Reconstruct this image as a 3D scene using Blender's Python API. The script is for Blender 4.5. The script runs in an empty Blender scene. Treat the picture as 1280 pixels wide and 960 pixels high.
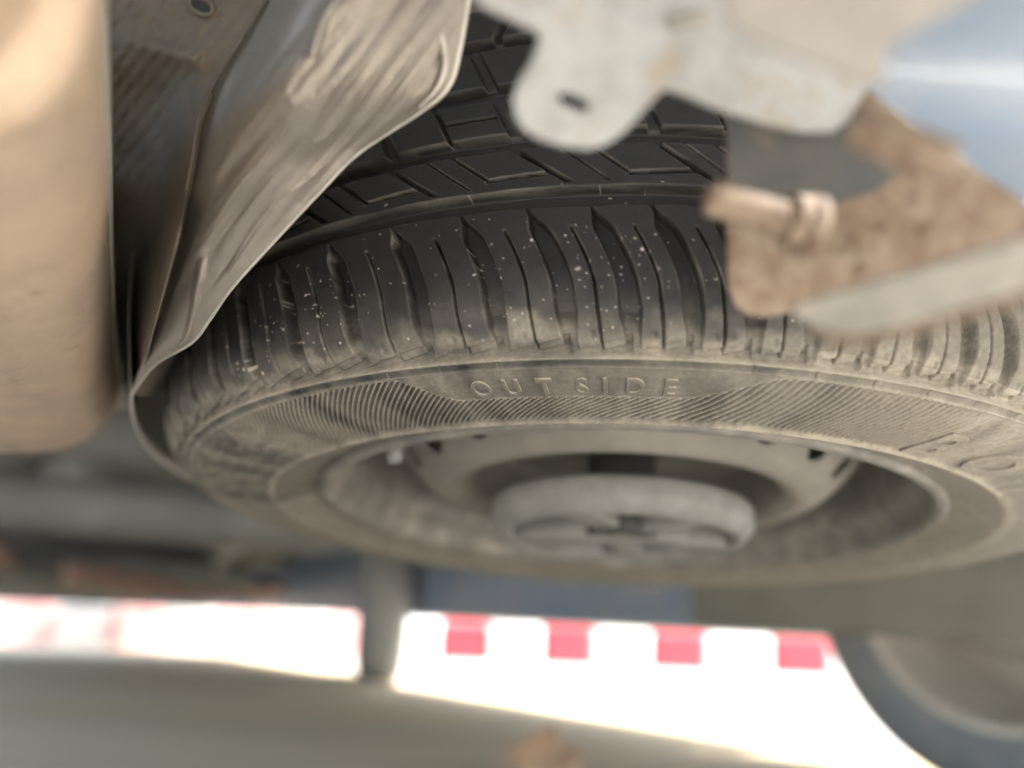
import bpy, bmesh, math, random
import numpy as np
from mathutils import Vector, Matrix
random.seed(4); rng = np.random.default_rng(7)
S = bpy.context.scene
COL = S.collection

# ------------------------------------------------------------------ camera
F_PX = 1121.0; HCAM = 0.20
def nrm(v): v = np.asarray(v, float); return v/np.linalg.norm(v)
DOWN = nrm([-.043, 1, -.263])                      # world "down" in camera axes (x right, y down, z forward)
FWD = np.array([0, 0, 1.]) - DOWN*DOWN[2]; FWD = nrm(FWD)
RT = np.cross(DOWN, FWD)
def W(v):                                          # camera-axes vector -> world direction
    v = np.asarray(v, float); return np.array([v@RT, v@FWD, -(v@DOWN)])
CAMP = np.array([0, 0, HCAM])
def P(px, py, d):                                  # a point of the place, d metres in front of the camera
    return CAMP + W(np.array([(px-640)/F_PX*d, (py-480)/F_PX*d, d]))
cam_d = bpy.data.cameras.new('camera'); cam = bpy.data.objects.new('camera', cam_d); COL.objects.link(cam)
xa, ya, za = W([1, 0, 0]), W([0, -1, 0]), W([0, 0, -1])
cam.matrix_world = Matrix(((xa[0], ya[0], za[0], 0), (xa[1], ya[1], za[1], 0), (xa[2], ya[2], za[2], HCAM), (0, 0, 0, 1)))
cam_d.sensor_width = 36; cam_d.lens = F_PX/1280*36; cam_d.clip_start = .01; cam_d.clip_end = 2000
cam_d.dof.use_dof = True; cam_d.dof.focus_distance = .352; cam_d.dof.aperture_fstop = 3.1
S.camera = cam

# ------------------------------------------------------------------ light
SUN_AZ = np.array([.93, -.37]); SUN_EL = math.radians(50)
w = bpy.data.worlds.new('World'); S.world = w; w.use_nodes = True
nt = w.node_tree; bg = nt.nodes['Background']
sky = nt.nodes.new('ShaderNodeTexSky'); sky.sky_type = 'NISHITA'; sky.sun_disc = False
sky.sun_elevation = SUN_EL; sky.sun_rotation = math.atan2(SUN_AZ[0], SUN_AZ[1])
sky.dust_density = 4.0; sky.ozone_density = .3
nt.links.new(sky.outputs[0], bg.inputs[0]); bg.inputs[1].default_value = .15
sl = bpy.data.lights.new('sun', 'SUN'); sl.energy = 3.6; sl.angle = math.radians(.5); sl.color = (1, .98, .94)
so = bpy.data.objects.new('sun', sl); COL.objects.link(so)
sd = Vector((SUN_AZ[0]*math.cos(SUN_EL), SUN_AZ[1]*math.cos(SUN_EL), math.sin(SUN_EL)))
so.rotation_euler = sd.to_track_quat('Z', 'Y').to_euler()
S.view_settings.view_transform = 'Standard'; S.view_settings.look = 'None'
S.view_settings.exposure = 2.45; S.view_settings.gamma = 1
S.cycles.use_denoising = True
S.cycles.max_bounces = 10; S.cycles.diffuse_bounces = 7; S.cycles.caustics_reflective = False; S.cycles.caustics_refractive = False

# ------------------------------------------------------------------ materials
def mat(name, c1, c2=None, scale=8, rough=.6, metal=0., bump=0., bscale=200, c3=None, s3=3, t3=(.55, .7), coat=0, stretch=(1, 1, 1), rough2=None, detail=6):
    """base colour c1, mottled with c2 (fine noise) and c3 (patches)"""
    m = bpy.data.materials.new(name); m.use_nodes = True; n = m.node_tree.nodes; L = m.node_tree.links
    b = n['Principled BSDF']; b.inputs['Roughness'].default_value = rough; b.inputs['Metallic'].default_value = metal
    if coat: b.inputs['Coat Weight'].default_value = coat; b.inputs['Coat Roughness'].default_value = .08
    tc = n.new('ShaderNodeTexCoord'); mp = n.new('ShaderNodeMapping'); mp.inputs['Scale'].default_value = stretch
    L.new(tc.outputs['Object'], mp.inputs[0])
    def noise(s, d=detail):
        q = n.new('ShaderNodeTexNoise'); q.inputs['Scale'].default_value = s; q.inputs['Detail'].default_value = d
        q.inputs['Roughness'].default_value = .62; L.new(mp.outputs[0], q.inputs['Vector']); return q
    def mix(f, a, bb):
        q = n.new('ShaderNodeMix'); q.data_type = 'RGBA'; L.new(f, q.inputs[0])
        for i, v in ((6, a), (7, bb)):
            if isinstance(v, tuple): q.inputs[i].default_value = (*v, 1)
            else: L.new(v, q.inputs[i])
        return q.outputs[2]
    def ramp(x, a, bb):
        q = n.new('ShaderNodeMapRange'); q.inputs[1].default_value = a; q.inputs[2].default_value = bb; q.clamp = True
        q.interpolation_type = 'SMOOTHSTEP'; L.new(x, q.inputs[0]); return q.outputs[0]
    col = c1
    nz = noise(scale)
    if c2: col = mix(ramp(nz.outputs[0], .35, .68), c1, c2)
    if c3:
        f3 = ramp(noise(s3).outputs[0], *t3); col = mix(f3, col, c3)
        if rough2 is not None:
            q = n.new('ShaderNodeMapRange'); q.inputs[3].default_value = rough; q.inputs[4].default_value = rough2
            L.new(f3, q.inputs[0]); L.new(q.outputs[0], b.inputs['Roughness'])
    if isinstance(col, tuple): b.inputs['Base Color'].default_value = (*col, 1)
    else: L.new(col, b.inputs['Base Color'])
    if bump:
        bn = n.new('ShaderNodeBump'); bn.inputs['Strength'].default_value = bump; bn.inputs['Distance'].default_value = .001
        L.new(noise(bscale, 4).outputs[0], bn.inputs['Height']); L.new(bn.outputs[0], b.inputs['Normal'])
    return m

def rubber(name, dustc):
    """black rubber; the mesh attribute 'dust' holds dusty film, dried mud and light painted on the right, 'speck' where grit sticks"""
    m = bpy.data.materials.new(name); m.use_nodes = True; n = m.node_tree.nodes; L = m.node_tree.links
    b = n['Principled BSDF']; b.inputs['Specular IOR Level'].default_value = .32
    at = n.new('ShaderNodeAttribute'); at.attribute_name = 'dust_and_light'
    sp = n.new('ShaderNodeAttribute'); sp.attribute_name = 'speck'
    tc = n.new('ShaderNodeTexCoord')
    def noise(s, d):
        q = n.new('ShaderNodeTexNoise'); q.inputs['Scale'].default_value = s; q.inputs['Detail'].default_value = d; q.inputs['Roughness'].default_value = .65
        L.new(tc.outputs['Object'], q.inputs['Vector']); return q.outputs[0]
    def math_(op, a, bb):
        q = n.new('ShaderNodeMath'); q.operation = op
        for i, v in ((0, a), (1, bb)):
            if isinstance(v, (int, float)): q.inputs[i].default_value = v
            else: L.new(v, q.inputs[i])
        return q.outputs[0]
    n1 = noise(70, 8); n2 = noise(420, 6)
    k = math_('ADD', math_('MULTIPLY', math_('SUBTRACT', n1, .5), 1.1), math_('MULTIPLY', math_('SUBTRACT', n2, .5), .8))
    k = math_('MULTIPLY', math_('ADD', k, 1.0), at.outputs['Fac'])
    q = n.new('ShaderNodeClamp'); L.new(k, q.inputs[0]); dust_and_light = q.outputs[0]
    dcol = n.new('ShaderNodeMix'); dcol.data_type = 'RGBA'; L.new(n2, dcol.inputs[0])
    dcol.inputs[6].default_value = (dustc[0]*.75, dustc[1]*.7, dustc[2]*.62, 1); dcol.inputs[7].default_value = (dustc[0]*1.25, dustc[1]*1.25, dustc[2]*1.25, 1)
    mx = n.new('ShaderNodeMix'); mx.data_type = 'RGBA'; L.new(dust_and_light, mx.inputs[0]); mx.inputs[6].default_value = (.011, .0115, .0125, 1); L.new(dcol.outputs[2], mx.inputs[7])
    m2 = n.new('ShaderNodeMix'); m2.data_type = 'RGBA'; L.new(sp.outputs['Fac'], m2.inputs[0]); L.new(mx.outputs[2], m2.inputs[6]); m2.inputs[7].default_value = (.5, .46, .38, 1)
    L.new(m2.outputs[2], b.inputs['Base Color'])
    r = n.new('ShaderNodeMapRange'); r.inputs[3].default_value = .46; r.inputs[4].default_value = .88; L.new(dust_and_light, r.inputs[0]); L.new(r.outputs[0], b.inputs['Roughness'])
    bn = n.new('ShaderNodeBump'); bn.inputs['Strength'].default_value = .35; bn.inputs['Distance'].default_value = .0006
    L.new(noise(900, 5), bn.inputs['Height']); L.new(bn.outputs[0], b.inputs['Normal'])
    return m

M = dict(
    rubber=rubber('dusty tyre rubber', (.245, .233, .198)),
    steel=mat('dusty rim steel', (.13, .125, .112), (.20, .19, .165), 60, .6, .25, .3, 500, (.28, .265, .225), 26, (.5, .7)),
    disc=mat('dusty wheel disc', (.15, .142, .122), (.21, .198, .168), 25, .7, .1, .3, 400),
    clamp=mat('grey cast clamp', (.195, .197, .186), (.145, .145, .134), 60, .6, .1, .4, 500),
    dark=mat('dark recess steel', (.02, .02, .02), (.04, .038, .035), 30, .7),  # near black: paints the recess shade on clamp neck and hub face
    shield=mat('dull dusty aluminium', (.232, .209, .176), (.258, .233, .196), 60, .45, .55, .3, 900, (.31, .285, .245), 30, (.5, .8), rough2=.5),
    panel=mat('shaded dimpled aluminium', (.125, .102, .074), (.09, .074, .055), 30, .75, .05, .2, 700),  # darker than the shield sheet, shade of the gap painted in
    hem=mat('bare aluminium edge', (.48, .455, .40), (.38, .355, .31), 60, .42, .5, .2, 600),
    muffler=mat('tan muffler steel', (.48, .365, .26), (.385, .305, .23), 24, .6, .4, .3, 500, (.25, .19, .135), 42, (.54, .74), stretch=(1, .45, .8)),  # tan base with darker streaky stains
    zinc=mat('pale zinc plate', (.26, .265, .262), (.195, .197, .19), 95, .6, .25, .3, 500, (.215, .185, .135), 75, (.54, .7)),
    tan=mat('tan dusty plate', (.205, .192, .172), (.165, .155, .135), 80, .75, 0, .1, 300),
    rust=mat('rusted steel', (.165, .115, .078), (.245, .195, .145), 130, .85, 0, .7, 500, (.095, .058, .038), 95, (.52, .68)),
    rustgrey=mat('grey painted steel going rusty', (.058, .062, .063), (.085, .083, .075), 60, .6, .1, .3, 400, (.145, .115, .09), 26, (.53, .62)),
    pinrust=mat('rusty pin', (.21, .165, .118), (.10, .060, .040), 260, .75, 0, .4, 600),
    flange=mat('dusty grey green lip', (.165, .16, .137), (.25, .236, .2), 120, .7, 0, .2, 400),
    paint=mat('pale blue white paint', (.30, .36, .435), (.40, .43, .46), 14, .35, 0, coat=.5),
    under=mat('dark underseal', (.16, .165, .165), (.24, .24, .225), 6, .75, 0, .5, 60),
    floorpan=mat('grey underseal', (.20, .205, .205), (.27, .265, .25), 3, .75, 0, .5, 60, (.26, .18, .13), 1.6, (.58, .7)),
    guard=mat('dusty inner guard', (.24, .235, .20), (.16, .155, .14), 4, .8, 0, .3, 60),
    bluebody=mat('dark blue sill paint', (.17, .24, .36), (.24, .28, .36), 5, .4, 0),
    palemetal=mat('pale underbody metal', (.38, .37, .34), (.28, .27, .25), 10, .6),
    pinkrust=mat('red brown pipe', (.34, .22, .18), (.27, .18, .15), 14, .7),
    tyre2=mat('worn road tyre', (.21, .232, .262), (.27, .28, .29), 30, .75),  # blue grey lifted so the colour includes lens flare
    hub2=mat('pale wheel', (.70, .67, .61), (.62, .58, .52), 10, .5, .3),
    ground=mat('worn sandy asphalt', (.50, .475, .43), (.43, .41, .37), 3, .9, 0, .6, 120, (.52, .48, .41), 1.3, (.5, .62), stretch=(.35, 1.6, 1)),
    shade_sheet=mat('sandy concrete bay', (.68, .57, .39), (.56, .475, .335), 2.2, .95, 0, .6, 120, (.66, .53, .31), 1.1, (.48, .6), stretch=(.3, 1.8, 1)),  # paler, warmer ground colour that brightens the shade under the car
    pave=mat('pale pavement', (.45, .43, .38), (.38, .36, .32), 5, .9),
    kred=mat('red kerb paint', (.42, .02, .035), (.36, .03, .04), 12, .7),
    kwhite=mat('white kerb paint', (.80, .79, .75), (.70, .68, .63), 8, .7),
    kpink=mat('paler red kerb paint', (.62, .30, .28), (.7, .5, .46), 8, .7),  # paler red for the stones at the left
    leaf=mat('dry leaf', (.46, .30, .19), (.54, .40, .27), 60, .8),
    vent=mat('black opening', (.006, .006, .006)),
)

# ------------------------------------------------------------------ builders
def link(name, me, m, parent=None, smooth=True):
    o = bpy.data.objects.new(name, me); COL.objects.link(o)
    if m is not None and not me.materials: me.materials.append(m)
    if smooth: me.polygons.foreach_set('use_smooth', [True]*len(me.polygons))
    if parent: o.parent = parent
    return o
def tag(o, label, cat, group=None):
    o['label'] = label; o['category'] = cat
    if group: o['group'] = group
    return o
def thing(name, label, cat, mw=None, group=None):
    o = bpy.data.objects.new(name, None); COL.objects.link(o); o.empty_display_size = .05
    if mw is not None: o.matrix_world = mw
    return tag(o, label, cat, group)
def T(x, y, z): return Matrix.Translation((x, y, z))
def grid_mesh(name, V, closed_u=False):
    """V: (nu, nv, 3) array -> quad sheet"""
    nu, nv = V.shape[:2]; me = bpy.data.meshes.new(name)
    i = np.arange(nu if closed_u else nu-1)[:, None]; j = np.arange(nv-1)[None]
    i2 = (i+1) % nu
    q = np.stack([i*nv+j, i2*nv+j, i2*nv+j+1, i*nv+j+1], -1).reshape(-1, 4)
    fill(me, V.reshape(-1, 3), q); return me
def fill(me, V, q):
    me.vertices.add(len(V)); me.vertices.foreach_set('co', np.asarray(V, np.float32).ravel())
    me.loops.add(q.size); me.loops.foreach_set('vertex_index', q.ravel().astype(np.int32))
    me.polygons.add(len(q)); me.polygons.foreach_set('loop_start', np.arange(0, q.size, 4, dtype=np.int32))
    try: me.polygons.foreach_set('loop_total', np.full(len(q), 4, np.int32))
    except Exception: pass
    me.update(calc_edges=True)
def catmull(pts, n):
    pts = np.asarray(pts, float); k = len(pts); u = np.linspace(0, k-1, n); i = np.clip(u.astype(int), 0, k-2); t = (u-i)[:, None]
    p = lambda j: pts[np.clip(j, 0, k-1)]
    a, b, c, d = p(i-1), p(i), p(i+1), p(i+2)
    a = np.where((i == 0)[:, None], 2*b-c, a); d = np.where((i == k-2)[:, None], 2*c-b, d)
    return .5*(2*b+(c-a)*t+(2*a-5*b+4*c-d)*t**2+(3*b-a-3*c+d)*t**3)
def lathe(name, prof, n=96):
    """prof in wheel terms (r, z with z positive towards the outer face, which hangs downwards)"""
    prof = np.asarray(prof, float); th = np.linspace(0, 2*np.pi, n, endpoint=False)
    V = np.stack([np.outer(np.sin(th), prof[:, 0]), -np.outer(np.cos(th), prof[:, 0]), np.tile(-prof[:, 1], (n, 1))], -1)
    return grid_mesh(name, V, True)
def tube_mesh(name, path, r, n=10, cap=True):
    path = np.asarray(path, float); rr = np.broadcast_to(np.asarray(r, float), (len(path),))
    tang = np.gradient(path, axis=0); tang /= np.linalg.norm(tang, axis=1)[:, None]
    ref = np.array([.13, .21, .97]); bm = bmesh.new(); rings = []
    for p, t, q in zip(path, tang, rr):
        a = np.cross(t, ref); a /= np.linalg.norm(a); b = np.cross(t, a)
        rings.append([bm.verts.new(p+q*(math.cos(f)*a+math.sin(f)*b)) for f in np.linspace(0, 2*math.pi, n, endpoint=False)])
    for A, B in zip(rings, rings[1:]):
        for k in range(n): bm.faces.new((A[k], A[(k+1) % n], B[(k+1) % n], B[k]))
    if cap: bm.faces.new(rings[0][::-1]); bm.faces.new(rings[-1])
    bmesh.ops.recalc_face_normals(bm, faces=bm.faces); me = bpy.data.meshes.new(name); bm.to_mesh(me); bm.free(); return me
def box_mesh(name, mn, mx, fr=None, bev=.004, seg=2):
    """box between two corners in the frame fr (origin, X, Y, Z)"""
    bm = bmesh.new(); vs = []
    for x in (mn[0], mx[0]):
        for y in (mn[1], mx[1]):
            for z in (mn[2], mx[2]):
                c = np.array([x, y, z], float)
                if fr is not None: c = fr[0]+x*fr[1]+y*fr[2]+z*fr[3]
                vs.append(bm.verts.new(c))
    for f in ((0, 1, 3, 2), (4, 6, 7, 5), (0, 4, 5, 1), (2, 3, 7, 6), (0, 2, 6, 4), (1, 5, 7, 3)): bm.faces.new([vs[k] for k in f])
    bmesh.ops.recalc_face_normals(bm, faces=bm.faces)
    if bev: bmesh.ops.bevel(bm, geom=list(bm.edges), offset=bev, segments=seg, affect='EDGES', profile=.5)
    me = bpy.data.meshes.new(name); bm.to_mesh(me); bm.free(); return me
def plate_mesh(name, front, thick, hole=None, bev=.0008, fr=None):
    """plate from an outline (list of 3-D points roughly in a plane), pushed thick along its normal; hole: list of points"""
    pts = np.asarray(front, float)
    c = pts.mean(0); _, _, vt = np.linalg.svd(pts-c); nn = vt[2]
    if nn @ (CAMP-c) < 0: nn = -nn
    bm = bmesh.new()
    def loop(q):
        v = [bm.verts.new(x) for x in q]; return [bm.edges.new((v[i], v[(i+1) % len(v)])) for i in range(len(v))]
    es = loop(pts)
    if hole is not None: es += loop(hole)
    bmesh.ops.triangle_fill(bm, use_beauty=True, use_dissolve=False, edges=es, normal=nn)
    fs = list(bm.faces)
    ex = bmesh.ops.extrude_face_region(bm, geom=fs)
    bmesh.ops.translate(bm, vec=Vector(-nn*thick), verts=[e for e in ex['geom'] if isinstance(e, bmesh.types.BMVert)])
    bmesh.ops.recalc_face_normals(bm, faces=bm.faces)
    if bev:
        sharp = [e for e in bm.edges if len(e.link_faces) == 2 and e.calc_face_angle() > 1.0]
        bmesh.ops.bevel(bm, geom=sharp, offset=bev, segments=2, affect='EDGES', profile=.5)
    me = bpy.data.meshes.new(name); bm.to_mesh(me); bm.free(); return me
def on_plane(px, py, o, nn):
    """the point where the sight line to a place meets a plane"""
    r = W(np.array([(px-640)/F_PX, (py-480)/F_PX, 1.])); t = ((o-CAMP)@nn)/(r@nn); return CAMP+r*t
def rounded(pts, n=6, k=.35):
    """round the corners of a closed polyline"""
    pts = np.asarray(pts, float); out = []; m_ = len(pts)
    for i in range(m_):
        a, b, c = pts[i-1], pts[i], pts[(i+1) % m_]; p, q = b+(a-b)*k, b+(c-b)*k
        for t in np.linspace(0, 1, n): out.append((1-t)**2*p+2*t*(1-t)*b+t*t*q)
    return np.array(out)
def fbm(x, y, seed, oct=4):
    g = np.random.default_rng(seed); out = 0; amp = 1
    for o_ in range(oct):
        n_ = 64; t = g.random((n_, n_))*2-1; xi = np.floor(x).astype(int); yi = np.floor(y).astype(int); fx = x-xi; fy = y-yi; fx = fx*fx*(3-2*fx); fy = fy*fy*(3-2*fy)
        a = t[xi % n_, yi % n_]; b = t[(xi+1) % n_, yi % n_]; c = t[xi % n_, (yi+1) % n_]; d = t[(xi+1) % n_, (yi+1) % n_]
        out = out+amp*((a*(1-fx)+b*fx)*(1-fy)+(c*(1-fx)+d*fx)*fy); x = x*2.03; y = y*2.03; amp *= .5
    return out
def sstep(a, b, x): t = np.clip((x-a)/(b-a), 0, 1); return t*t*(3-2*t)

# ------------------------------------------------------------------ setting: ground, pavement, kerb
def sheet(name, x0, x1, y0, y1, z, m):
    me = bpy.data.meshes.new(name); me.from_pydata([(x0, y0, z), (x1, y0, z), (x1, y1, z), (x0, y1, z)], [], [(0, 1, 2, 3)])
    o = link(name, me, m, smooth=False); o['kind'] = 'structure'; return o
sheet('ground', -600, 600, -600, 600, 0, M['ground'])
KY = 4.35
me = bpy.data.meshes.new('shade_warming_sheet'); me.from_pydata([(-.571*a_+.821*l_, .821*a_+.571*l_, .004) for a_, l_ in ((.55, -1.6), (5.2, -1.6), (5.2, 1.5), (.55, 1.5))], [], [(0, 3, 2, 1)])  # added tan sheet that lifts and warms the shaded ground under the car
shade_sheet_ = link('shade_warming_sheet', me, M['shade_sheet'], smooth=False); shade_sheet_['kind'] = 'structure'
pv = link('pavement', box_mesh('pavement', (-40, KY+.16, -.1), (40, KY+4, .170), None, .005), M['pave'], smooth=False); pv['kind'] = 'structure'
kerb = thing('kerb', 'kerb of red and white painted stones at the far edge of the road', 'kerb', T(0, KY, 0))
x = -4.70; k = 0; base = {}
while x < 3.4:
    red = k % 2 == 1; v = random.randrange(3); ln = (.24, .26, .29)[v] if red else (.24, .27, .31)[v]
    key = 'kpink' if (red and x < -.6) else ('kred' if red else 'kwhite')
    if (key, v) not in base:
        base[key, v] = box_mesh('kerb_stone', (.004, 0, -.1), (ln-.004, .16, .186 if red else .197), None, .022, 3); base[key, v].materials.append(M[key])
    o = bpy.data.objects.new('kerb_stone', base[key, v]); COL.objects.link(o); o.parent = kerb
    o.location = (x, random.uniform(-.012, .012), random.uniform(-.008, .008)); o.rotation_euler = (0, 0, random.uniform(-.02, .02)); x += ln; k += 1

# ------------------------------------------------------------------ the car the parts hang from
AX = np.array([-.571, .821, 0]); LT = np.array([.821, .571, 0]); UP = np.array([0, 0, 1.])
CF = (np.zeros(3), AX, LT, UP)                      # (axial forward, lateral to the right, height)
car = thing('parked_car', 'dark dusty underside of the parked car, the sill and front end beyond the spare wheel', 'car', T(0, 0, 0))
def cbox(name, mn, mx, m, parent=car, bev=.01): return link(name, box_mesh(name, mn, mx, CF, bev), M[m], parent)
LATL, LATR, FRONT = -.36, 1.45, 3.9
cbox('floor_panel', (.02, LATL, .56), (FRONT, LATR, .60), 'floorpan')
cbox('body_shell', (-.12, LATL-.02, .62), (FRONT+.05, LATR+.02, 1.35), 'paint', bev=.06)
cbox('rear_bumper', (-.17, LATL-.03, .36), (-.10, LATR+.03, .615), 'paint', bev=.02)
cbox('front_bumper', (FRONT-.05, LATL, .185), (FRONT+.03, LATR-.01, .555), 'bluebody', bev=.02)
cbox('sill', (.93, LATR-.13, .19), (FRONT-.051, LATR-.01, .555), 'bluebody', bev=.02)
cbox('inner_guard', (.16, 1.02, .20), (.98, 1.05, .555), 'guard', bev=.012)
cbox('guard_rib', (.30, .995, .30), (.42, 1.019, .50), 'palemetal', bev=.01)
cbox('guard_rib', (.70, .985, .27), (.78, 1.019, .36), 'palemetal', bev=.01)
for a0, h in ((1.35, .40), (2.1, .44), (2.75, .40), (3.25, .36)):
    cbox('cross_member', (a0, LATL+.14, h), (a0+.10, LATR-.14, .556), 'under', bev=.015)
for l0 in (.15, .92):
    cbox('frame_rail', (.75, l0, .45), (3.6, l0+.09, .557), 'under', bev=.012)
cbox('fuel_tank', (1.55, .25, .33), (2.05, .88, .555), 'under', bev=.05)
cbox('engine_tray', (2.9, .05, .25), (3.75, 1.05, .35), 'under', bev=.04)
cbox('skid_lip', (3.55, -.2, .20), (3.72, .9, .245), 'palemetal', bev=.012)
def ctube(name, pts, r, m): return link(name, tube_mesh(name, [CF[0]+a*AX+l*LT+h*UP for a, l, h in catmull(pts, 30)], r, 12), M[m], car)
ctube('exhaust_pipe', [(1.0, -.05, .38), (1.8, .0, .40), (2.6, .25, .31), (3.3, .42, .29)], .03, 'pinkrust')
ctube('rear_axle_beam', [(1.32, LATL+.1, .31), (1.32, .55, .33), (1.32, LATR-.16, .31)], .035, 'under')
ctube('brake_hose', [(1.9, .75, .40), (2.5, .8, .33), (3.0, .95, .31)], .013, 'palemetal')
ctube('suspension_arm', [(2.65, .45, .27), (2.95, .85, .24), (3.05, 1.18, .27)], .03, 'pinkrust')
ctube('steering_rod', [(3.15, .2, .26), (3.12, .7, .245), (3.05, 1.15, .26)], .016, 'palemetal')

def road_wheel(cx, cy, R_, wd, ax_dir, label):
    """standing wheel; ax_dir is its axle, pointing to the outside of the car"""
    axd = nrm(ax_dir); fw = np.cross(UP, axd)
    mw = Matrix(((fw[0], UP[0], axd[0], cx), (fw[1], UP[1], axd[1], cy), (0, 1, axd[2], R_), (0, 0, 0, 1)))
    o = thing('road_wheel', label, 'wheel', mw)
    h = wd/2
    link('tyre', lathe('tyre', [(R_*.66, -h*.86), (R_*.70, -h*.97), (R_*.82, -h), (R_*.93, -h*.93), (R_*.98, -h*.78), (R_, -h*.45), (R_, h*.45), (R_*.98, h*.78), (R_*.93, h*.93), (R_*.82, h), (R_*.70, h*.97), (R_*.66, h*.86)], 72), M['tyre2'], o)
    link('rim', lathe('rim', [(R_*.70, -h*.99), (R_*.675, -h), (R_*.655, -h*.9), (R_*.63, -h*.55), (R_*.55, h*.25), (R_*.36, h*.55), (R_*.3, h*.3), (.001, h*.3)], 72), M['hub2'], o)
    link('brake_drum', lathe('brake_drum', [(.001, -h*.4), (R_*.36, -h*.4), (R_*.40, -h*.25), (R_*.40, h*.2)], 48), M['palemetal'], o)
    return o
# the lathe's +z points away from +Z of the frame, so the visible inner face is built at z = -h
road_wheel(.700, 1.235, .285, .17, -LT, 'rear road wheel at the lower right, dark tyre round a pale rim')
road_wheel(-.37, 2.88, .285, .15, np.array([-.99, -.13, 0]), 'steered front road wheel seen edge on beyond the shadow edge')

# ------------------------------------------------------------------ spare wheel
Cc = np.array([.06919, .09315, .57065]); nc = nrm([-.0601709, .93405622, -.35202051])
e1c = -Cc-nc*(-Cc@nc); e1c = nrm(e1c); e2c = np.cross(nc, e1c); e2c = e2c if e2c[0] > 0 else -e2c
zx, zy, zz = W(e2c), W(-e1c), W(-nc); oc = CAMP+W(Cc)
WM = Matrix(((zx[0], zy[0], zz[0], oc[0]), (zx[1], zy[1], zz[1], oc[1]), (zx[2], zy[2], zz[2], oc[2]), (0, 0, 0, 1)))
spare = thing('spare_wheel', 'dusty spare wheel hanging flat under the car, tread and OUTSIDE sidewall towards us', 'spare wheel', WM)

PROF = [(.181, -.017), (.1885, -.0115), (.196, -.0095), (.206, -.0050), (.2135, -.0016), (.217, -.0008), (.226, -.0012), (.240, -.0014), (.252, -.0028), (.2607, -.0052),
        (.2656, -.008), (.2735, -.014), (.279, -.022), (.2818, -.034), (.2828, -.05), (.2833, -.0706), (.2838, -.095), (.2834, -.12), (.2824, -.145), (.279, -.162),
        (.272, -.173), (.26, -.181), (.24, -.187), (.217, -.188), (.2, -.184), (.188, -.176), (.181, -.17)]
dense = catmull(PROF, 4000); seg = np.r_[0, np.cumsum(np.linalg.norm(np.diff(dense, axis=0), axis=1))]
def prof_at(s):
    r = np.interp(s, seg, dense[:, 0]); z = np.interp(s, seg, dense[:, 1])
    dr = np.interp(s+2e-4, seg, dense[:, 0])-np.interp(s-2e-4, seg, dense[:, 0]); dz = np.interp(s+2e-4, seg, dense[:, 1])-np.interp(s-2e-4, seg, dense[:, 1])
    l = np.hypot(dr, dz)+1e-12; return r, z, -dz/l, dr/l          # outward normal (nr, nz)
GC = np.array([-71, -65, -59, -53.5, -47.5, -41.5, -35.3, -29, -22.6, -16.1, -10.0, -4.6, .2, 4.8, 9.3, 13.7, 18.2, 22.6, 26.9, 31.3, 36, 41, 46, 51, 56, 61, 66.])
def band(x, a, b, soft): return sstep(a-soft/2, a+soft/2, x)*(1-sstep(b-soft/2, b+soft/2, x))
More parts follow.
